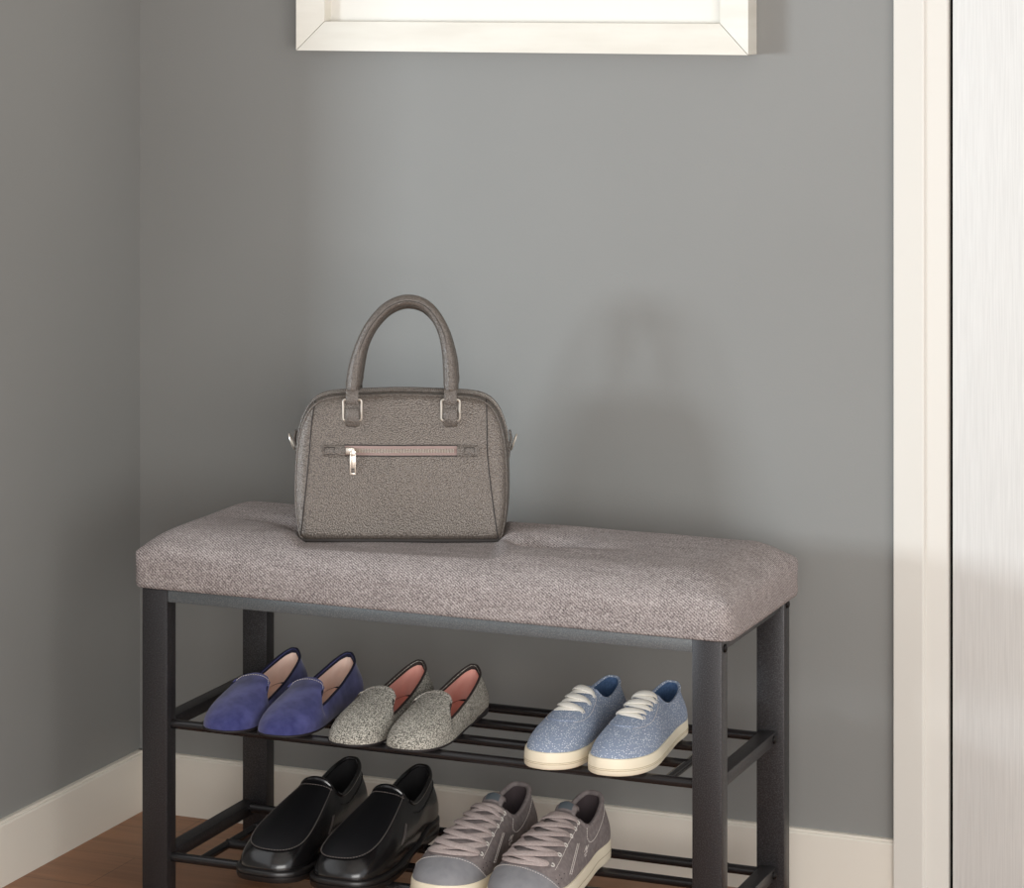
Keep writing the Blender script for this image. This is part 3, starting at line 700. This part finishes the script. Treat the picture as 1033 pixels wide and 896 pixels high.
# --- grey lace-up sneakers
def grey(root, side, L=.282, W=.095):
    top = [(0, 0, .040, .082), (.05, .26, .05, .0805), (.10, .42, .10, .0740), (.16, .51, .20, .0640), (.22, .54, .29, .0610), (.28, .51, .345, .0660),
           (.33, .44, .372, .0730), (.38, .34, .380, .0780), (.44, .17, .385, .0810), (.5, 0, .385, .0820)]
    sh = Shoe(L, W, side, top, .021, .026, toe=.5, heelw=.58, bulge=.004, springz=.005, vamp=[(0, 0), (.22, .0), (.31, .28), (.39, .85), (.5, 1)])
    up_ = upper(sh, m_greyup, m_greylin, m_greylin, root, zin=.005, th=.0045)
    ph = np.linspace(-.335, .335, 110); P = sh.S(ph % 1.0, np.full(110, .985), -.0018)
    MB().tube([loc(p) for p in P], .0034, n=10).build('collar', m_greyup, up_)
    # toe cap
    q = np.sin(np.linspace(-math.pi/2, math.pi/2, 60)); ph = .5+.135*q
    capf = lambda p: .015+.37*max(0, 1-((p-.5)/.136)**2)
    cap = panel(sh, 'toe_cap', m_greycap, up_, ph, lambda p: (.0, capf(p)), off=.0014, nt=16, th=.002)
    pts = [(p, capf(p)-.018) for p in .5+.130*np.sin(np.linspace(-math.pi/2, math.pi/2, 21))]
    line(sh, pts, .0004, .0018, sub=5, dash=(.002, .0014)).build('stitching', m_stitch, cap)
    # tongue
    tg = panel(sh, 'tongue', m_greyup, root, np.linspace(.42, .58, 22), lambda p: (.37, 1.0), off=.0022, nt=16, th=.003)
    # padded tongue top rising above the throat with its small woven label
    mb = MB(); P = sh.S(np.linspace(.395, .605, 20), np.full(20, 1.0), 0)
    V = []; n = 20
    for k in range(7):
        a = k/6; P_ = P.copy(); P_[:, 1] -= .016*a; P_[:, 2] += .010*math.sin(a*math.pi*.6)
        P_[:, 2] -= .004*(np.linspace(-1, 1, n)**2)*a
        V += [loc(p) for p in P_]
    for k in range(7):
        a = k/6; P_ = P.copy(); P_[:, 1] -= .016*a+.0; P_[:, 2] += .010*math.sin(a*math.pi*.6)-.005
        P_[:, 2] -= .004*(np.linspace(-1, 1, n)**2)*a
        V += [loc(p) for p in P_]
    Fc = []
    for lay in (0, 7*n):
        for k in range(6):
            for i in range(n-1): Fc.append((lay+k*n+i, lay+k*n+i+1, lay+(k+1)*n+i+1, lay+(k+1)*n+i))
    for i in range(n-1): Fc.append((6*n+i, 6*n+i+1, 13*n+i+1, 13*n+i))
    for k in range(6):
        for i in (0, n-1): Fc.append((k*n+i, (k+1)*n+i, (k+8)*n+i, (k+7)*n+i))
    make('tongue_top', V, Fc, m_greyup, tg)
    V2 = [(x, y, z+.0008) for (x, y, z) in V[n+3:n+17]+V[2*n+3:2*n+17]+V[3*n+3:3*n+17]+V[4*n+3:4*n+17]]
    make('tongue_label', V2, [(k*14+i, k*14+i+1, (k+1)*14+i+1, (k+1)*14+i) for k in range(3) for i in range(13)], m_label, tg)
    rows = [.40, .51, .62, .73, .83, .93]
    wd = lambda i: .078+.0125*i
    # eyestay seam
    for sg in (1, -1):
        f = lambda p: .5+sg*p
        line(sh, [(f(.098), .33), (f(.108), .45), (f(.120), .64), (f(.140), .80), (f(.155), .93)], .0004, .0004, dash=(.002, .0014)).build('stitching', m_stitch, up_)
        for dd in (0, .010):   # pair of stitched stripes down the quarter
            line(sh, [(f(.170+dd), .62), (f(.165+dd), .42), (f(.158+dd), .18)], .00055, .0006, dash=(.0024, .0012)).build('stitching', m_stitch, up_)
        line(sh, [(f(.235), .93), (f(.242), .72), (f(.275), .60), (f(.32), .60), (f(.37), .70), (f(.42), .86)], .00045, .0005, dash=(.0024, .0012)).build('stitching', m_stitch, up_)
        # tiny stitched mark on the heel quarter
        mk = MB()
        for (a, b) in (((.235, .46), (.243, .56)), ((.243, .56), (.250, .46)), ((.250, .46), (.257, .56)), ((.240, .40), (.258, .44)), ((.246, .36), (.256, .37))):
            K = sh.S(np.array([f(a[0]), f((a[0]+b[0])/2), f(b[0])]), np.array([a[1], (a[1]+b[1])/2, b[1]]), .0006); mk.tube([loc(p) for p in K], .0006, n=6)
        mk.build('stitched_mark', m_stitch, up_)
        pf_ = MB()  # perforations near the toe
        for (a, t) in ((.110, .20), (.118, .25), (.126, .20), (.134, .25), (.120, .14)):
            c = sh.S(f(a), t, -.0003)[0]; nn = Vector(loc(sh._n[0])); c = Vector(loc(c)); pf_.tube([c, c+nn*.0007], .0008, n=8)
        pf_.build('perforations', m_greylin, up_)
    mb = MB()
    lace(sh, (.5-wd(0), rows[0]), (.5+wd(0), rows[0]), .0085, .0022, .0040, mb)
    for i in range(5):
        lace(sh, (.5-wd(i), rows[i]+.01), (.5+wd(i+1), rows[i+1]), .0108, .0024, .0052, mb)
        lace(sh, (.5+wd(i), rows[i]+.01), (.5-wd(i+1), rows[i+1]), .0108, .0024, .0080, mb)
    lace(sh, (.5-wd(5), rows[5]), (.5+wd(5), rows[5]), .0085, .0022, .0060, mb)
    mb.build('laces', m_lace_g, root)
    for i, t in enumerate(rows):
        for sg in (1, -1):
            c = sh.S(.5+sg*(wd(i)+.006), t-.004, .0010)[0]; nn = Vector(loc(sh._n[0])); c = Vector(loc(c)); u = nn.orthogonal().normalized(); v = nn.cross(u)
            MB().tube([c+(u*math.cos(a)+v*math.sin(a))*.0026 for a in np.linspace(0, 2*math.pi, 13)[:-1]], .0008, n=6, closed=True).build('eyelet', m_white, up_)
    so = sole(sh, 'sole', m_rubber, root, [(-.003, 0, 0), (.0020, 0, .0010), (.0036, .12, .0004), (.0040, .40, 0), (.0036, .46, 0), (.0040, .52, 0), (.0034, .96, .001), (.0024, 1, .0036), (.0004, 1, .0040), (-.003, 1, .003)])
    b = sh.B(np.arange(120)/120); e = 2e-3; q = np.arange(120)/120
    bt = sh.B(q+e)-sh.B(q-e); bt /= np.linalg.norm(bt, axis=1)[:, None]; out = np.column_stack([bt[:, 1], -bt[:, 0]])*side
    P = [(b[i, 0]+out[i, 0]*.0040*min(1, .35+1.3*b[i, 1]/L), b[i, 1]+out[i, 1]*.0040*min(1, .35+1.3*b[i, 1]/L), .0125+.004*max(0, (b[i, 1]/L-.75)/.25)**2) for i in range(120)]
    MB().tube([loc(p) for p in P], .0005, n=6, closed=True).build('sole_line', m_rubline, so)
    return sh
GG = 'grey lace-up sneakers on the lower shelf'
r = place('sneaker', (-1.377, 3.393), (-1.384, 3.116), ZS2, 'grey lace-up sneaker with pale sole, next to the black slip-ons', 'shoe', GG)
grey(r, -1)
r = place('sneaker', (-1.277, 3.392), (-1.286, 3.118), ZS2, 'grey lace-up sneaker with pale sole, rightmost shoe on the lower shelf', 'shoe', GG)
grey(r, 1)

# ------------------------------------------------------------------ handbag
BZ = .4850
bag = empty('handbag', (-1.5305, 3.345, BZ), math.radians(21.8), 'taupe grey pebbled leather handbag with looped handles standing on the bench seat', 'handbag')
BW, BH = .134, .187
right = [(0, .0), (.060, .0), (.118, .0), (.130, .0035), (.1335, .012), (.1370, .035), (.1385, .060), (.1382, .088), (.1368, .113), (.1338, .135),
         (.1275, .155), (.1185, .1695), (.106, .1785), (.086, .1830), (.045, .1850), (0, .1862)]
outl = right+[(-x, z) for x, z in right[::-1][1:-1]]
kk = [(i, *p) for i, p in enumerate(outl)]
OP = spline(kk, np.linspace(0, len(outl), 181)[:-1], closed_period=len(outl))
OP[:, 1] = np.maximum(OP[:, 1], 0)
def Dp(z): return .0625-.0335*np.clip(z/BH, 0, 1)**1.15       # half depth
CC = np.array([0, .09])
def fprof(k): return .80+.20*math.sqrt(max(0, 1-max(0, (k-.90)/.10)**2)) if k > .9 else 1.0
V = []; n = len(OP); Fc = []
ks = [.02, .15, .3, .45, .6, .72, .82, .90, .94, .97, .99, 1.0]
def ringf(k, sg):
    q = CC+(OP-CC)*k; hz = Dp(q[:, 1]); bul = .006*(1-k*k)*np.sin(np.clip(q[:, 1]/BH, 0, 1)*math.pi)
    wav = .0012*np.sin(q[:, 0]*55+q[:, 1]*20)*(1-k)
    y = sg*(hz*fprof(k)+bul+wav)
    return [(a, yy, b) for (a, b), yy in zip(q, y)]
rings = [ringf(k, -1) for k in ks]
for f in (.45, 0, -.45): # gusset
    bulg = 1+.012*(1-abs(f))
    rings.append([(a*bulg if b > .01 else a, -Dp(b)*.80*f, b) for a, b in OP])
rings += [ringf(k, 1) for k in ks[::-1]]
for rg in rings: V += rg
for j in range(len(rings)-1):
    for i in range(n): Fc.append((j*n+i, j*n+(i+1) % n, (j+1)*n+(i+1) % n, (j+1)*n+i))
Fc += [tuple(range(n)), tuple((len(rings)-1)*n+i for i in range(n))]
body = make('body', V, Fc, m_leather, bag)
def fy(x, z, off=0.0):
    """front face y at local x,z"""
    p = np.array([x, z])-CC; a = np.arctan2(p[1], p[0]); A = np.arctan2(OP[:, 1]-CC[1], OP[:, 0]-CC[0]); o_ = np.argmin(np.abs(np.angle(np.exp(1j*(A-a)))))
    k = min(1, np.linalg.norm(p)/np.linalg.norm(OP[o_]-CC))
    return -(float(Dp(z))*fprof(k)+.006*(1-k*k)*math.sin(min(1, max(0, z/BH))*math.pi)+.0012*math.sin(x*55+z*20)*(1-k))-off
# seams of the front panel
for s_ in (1, -1):
    kp = [(0, .1300), (.050, .1245), (.110, .1190), (.150, .1165), (.177, .1130)] if s_ < 0 else [(0, .1265), (.050, .1190), (.110, .1120), (.150, .1110), (.179, .1100)]
    zz = np.linspace(.002, kp[-1][0], 40); pts = [(s_*float(x), float(z)) for z, x in zip(zz, spline(kp, zz)[:, 0])]
    MB().tube([(x, fy(x, z, .0002), z) for x, z in pts], .0008, n=6).build('panel_seam', m_seam, body)
# piping round the front and back edges
for sg, k in ((-1, .985), (1, .985)):
    q = ringf(k, sg); MB().tube([(a, y+sg*.0004, max(b, .0008)) for a, y, b in q], .0013, n=8, closed=True).build('piping', m_leather_s, body)
q = ringf(.955, -1); MB().tube([p for p in q if p[2] > .02], .0007, n=6, cap=False).build('edge_seam', m_seam, body) if False else None
top_i = [i for i in range(n) if OP[i, 1] > .105]
top_i = sorted(top_i, key=lambda i: -math.atan2(OP[i, 1]-.02, OP[i, 0]))
# zip closure running over the top and down both ends
zp = [(OP[i, 0]*1.006, 0, OP[i, 1]+.0006) for i in top_i]
nn_ = [(OP[i, 0]*.35 if abs(OP[i, 0]) < .1 else OP[i, 0]*2, 0, .12) for i in top_i]
nn_ = []
for j in range(len(top_i)):
    a = Vector(zp[max(j-1, 0)]); b = Vector(zp[min(j+1, len(zp)-1)]); t = (b-a).normalized(); nn_.append(Vector((-t.z, 0, t.x)) if True else 0)
if nn_[len(nn_)//2].z < 0: nn_ = [-v for v in nn_]
zt_ = MB(); zt_.ribbon(zp, nn_, .020, .0022); zt = zt_.build('zip_tape', m_ziptape, bag)
tb = MB()
for j in range(len(zp)-1):
    for f in (0, .33, .66):
        p = Vector(zp[j]).lerp(Vector(zp[j+1]), f)+nn_[j]*.0012; t = (Vector(zp[j+1])-Vector(zp[j])).normalized()
        tb.tube([p-Vector((0, .0032, 0)), p+Vector((0, .0032, 0))], .00075, n=5)
tb.build('zip_teeth', m_nickel, zt)
# leather rims along the zip
for sg in (-1, 1):
    MB().tube([(p[0], sg*.0115, p[2]+.0008) for p in zp], .0018, n=8).build('zip_rim', m_leather_s, bag)
# base welt
MB().box(-.1285, .1285, -.0605, .0605, -.001, .0035, bev=.0015).build('base', m_seam, bag)
# front zip pocket
zy = .1155
pz = MB(); xs = np.linspace(-.074, .074, 30)
pz.ribbon([(x, fy(x, zy+.0005, .0006), zy) for x in xs], [(0, -1, .2)]*30, .0125, .0020); pocket = pz.build('pocket_zip', m_ziptape, bag)
tb = MB()
for x in np.linspace(-.066, .068, 68): tb.tube([(x, fy(x, zy, .0022), zy-.0026), (x, fy(x, zy, .0022), zy+.0026)], .0007, n=5)
tb.build('zip_teeth', m_nickel, pocket)
MB().tube([(x, fy(x, zy-.0068, .0004), zy-.0068) for x in xs], .0007, n=6).build('pocket_seam', m_seam, pocket)
MB().tube([(x, fy(x, zy+.0068, .0004), zy+.0068) for x in xs], .0007, n=6).build('pocket_seam', m_seam, pocket)
for s_ in (-1, 1):
    c = s_*.0865
    tbm = MB(); xx = np.linspace(c-.014, c+.014, 8)
    tbm.ribbon([(x, fy(x, zy, .0026), zy) for x in xx], [(0, -1, .2)]*8, .0150, .0050)
    tt = tbm.build('zip_tab', m_leather_s, pocket)
    sq = [(c-.0085*1+s_*.004, -.0045), (c+.0045+s_*.004, -.0045), (c+.0045+s_*.004, .0045), (c-.0085+s_*.004, .0045)]
    MB().tube([(x, fy(x, zy, .0052), zy+dz) for x, dz in sq], .0005, n=5, closed=True).build('stitching', m_seam, tt)
# zip slider and pull
px_ = -.0655
sl = MB(); y0 = fy(px_, zy)
sl.box(px_-.006, px_+.005, y0-.0065, y0-.001, zy-.0042, zy+.0042, bev=.0012)
sl.box(px_-.0015+.003, px_+.0055, y0-.0085, y0-.006, zy-.003, zy+.003, bev=.0008)
slider = sl.build('zip_slider', m_nickel, bag)
pl = MB(); yb = y0-.0085; cx = px_+.0035
pl.box(cx-.0040, cx-.0022, yb-.001, yb+.001, zy-.029, zy-.001, bev=.0004); pl.box(cx+.0022, cx+.0040, yb-.001, yb+.001, zy-.029, zy-.001, bev=.0004)
pl.box(cx-.004, cx+.004, yb-.001, yb+.001, zy-.0300, zy-.0275, bev=.0004); pl.box(cx-.004, cx+.004, yb-.001, yb+.001, zy-.0060, zy+.0005, bev=.0004)
pl.box(cx-.0024, cx+.0024, yb-.0006, yb+.0006, zy-.0215, zy-.0060, bev=.0002)
pl.build('zip_pull', m_nickel, slider)
# handles with rings and tabs
def handle(sg, lean):
    hp = [(-.0635, .186), (-.0630, .200), (-.0590, .226), (-.0515, .252), (-.0385, .2765), (-.0190, .2970), (.0040, .3060), (.0270, .3015), (.0440, .2855), (.0555, .262), (.0620, .230), (.0640, .200), (.0640, .186)]
    q = spline([(i, *p) for i, p in enumerate(hp)], np.linspace(0, len(hp)-1, 90))
    P = []; R = []
    for k, (x, z) in enumerate(q):
        a = min(1, max(0, (z-.186)/.122)); yb = sg*(float(Dp(.178))+.004); y = yb*(1-a)+sg*lean*a
        if sg > 0: z = z-.006*a; x = x*(1-.02*a)
        P.append((x, y, z)); e = min(k, 89-k)/8; R.append(.0082-.0006*(e > 1)+.0018*math.exp(-((e-1.4)/.9)**2)-.003*max(0, 1-e*2.2))
    h = MB().tube(P, R, n=16).build('handle', m_leather_s, bag)
    MB().tube([(p[0], p[1]+sg*.0002, p[2]-.0) for p in [(a+(.0073 if a < 0 else -.0073)*.0, b+sg*.0076, c) for a, b, c in P[8:-8]]], .0005, n=5).build('handle_seam', m_seam, h)
    for s_ in (-1, 1):
        xc = s_*.0637; zc = .1665; w_, hh = .0118, .0135
        y = sg*(abs(fy(xc, .165))+.0050)
        rc = []
        for (cx, cz, a0) in ((xc+w_-.003, zc-hh+.003, -90), (xc+w_-.003, zc+hh-.003, 0), (xc-w_+.003, zc+hh-.003, 90), (xc-w_+.003, zc-hh+.003, 180)):
            for k in range(5): a = math.radians(a0+22.5*k); rc.append((cx+.003*math.cos(a), y, cz+.003*math.sin(a)))
        MB().tube(rc, .0016, n=8, closed=True).build('ring', m_nickel, h)
        # upper chape joins handle to ring, lower loop sewn to the body
        up = MB(); up.ribbon([(xc, y-sg*.0005, .1925), (xc, y+sg*.0030, .1860), (xc, y+sg*.0042, .1790), (xc, y+sg*.003, .1750)], [(0, sg, 0)]*4, .0170, .0040); up.build('chape', m_leather_s, h)
        lo = MB(); lo.ribbon([(xc, y+sg*.0002, .1675), (xc, y+sg*.0030, .1615), (xc, y+sg*.0034, .1535), (xc, y+sg*.0012, .1470), (xc, y-sg*.0035, .1455)], [(0, sg, .1)]*5, .0185, .0045); lo.build('loop_tab', m_leather_s, h)
    return h
handle(-1, .014)
handle(1, .006)
# side tabs with their little rings
for s_ in (-1, 1):
    x0 = s_*.1375
    tm = MB(); tm.ribbon([(s_*.1385, 0, .100), (s_*.1400, 0, .112), (s_*.1420, 0, .124), (s_*.1400, 0, .134)], [(s_, 0, 0)]*4, .018, .0035)
    tb_ = tm.build('side_tab', m_leather_s, bag)
    cx, cz = s_*.1455, .119
    MB().tube([(cx+s_*.006*math.cos(a)*.6, .007*math.sin(a), cz+.010*math.cos(a)*1) for a in np.linspace(0, 2*math.pi, 20)[:-1]], .0012, n=8, closed=True).build('side_ring', m_nickel, tb_)
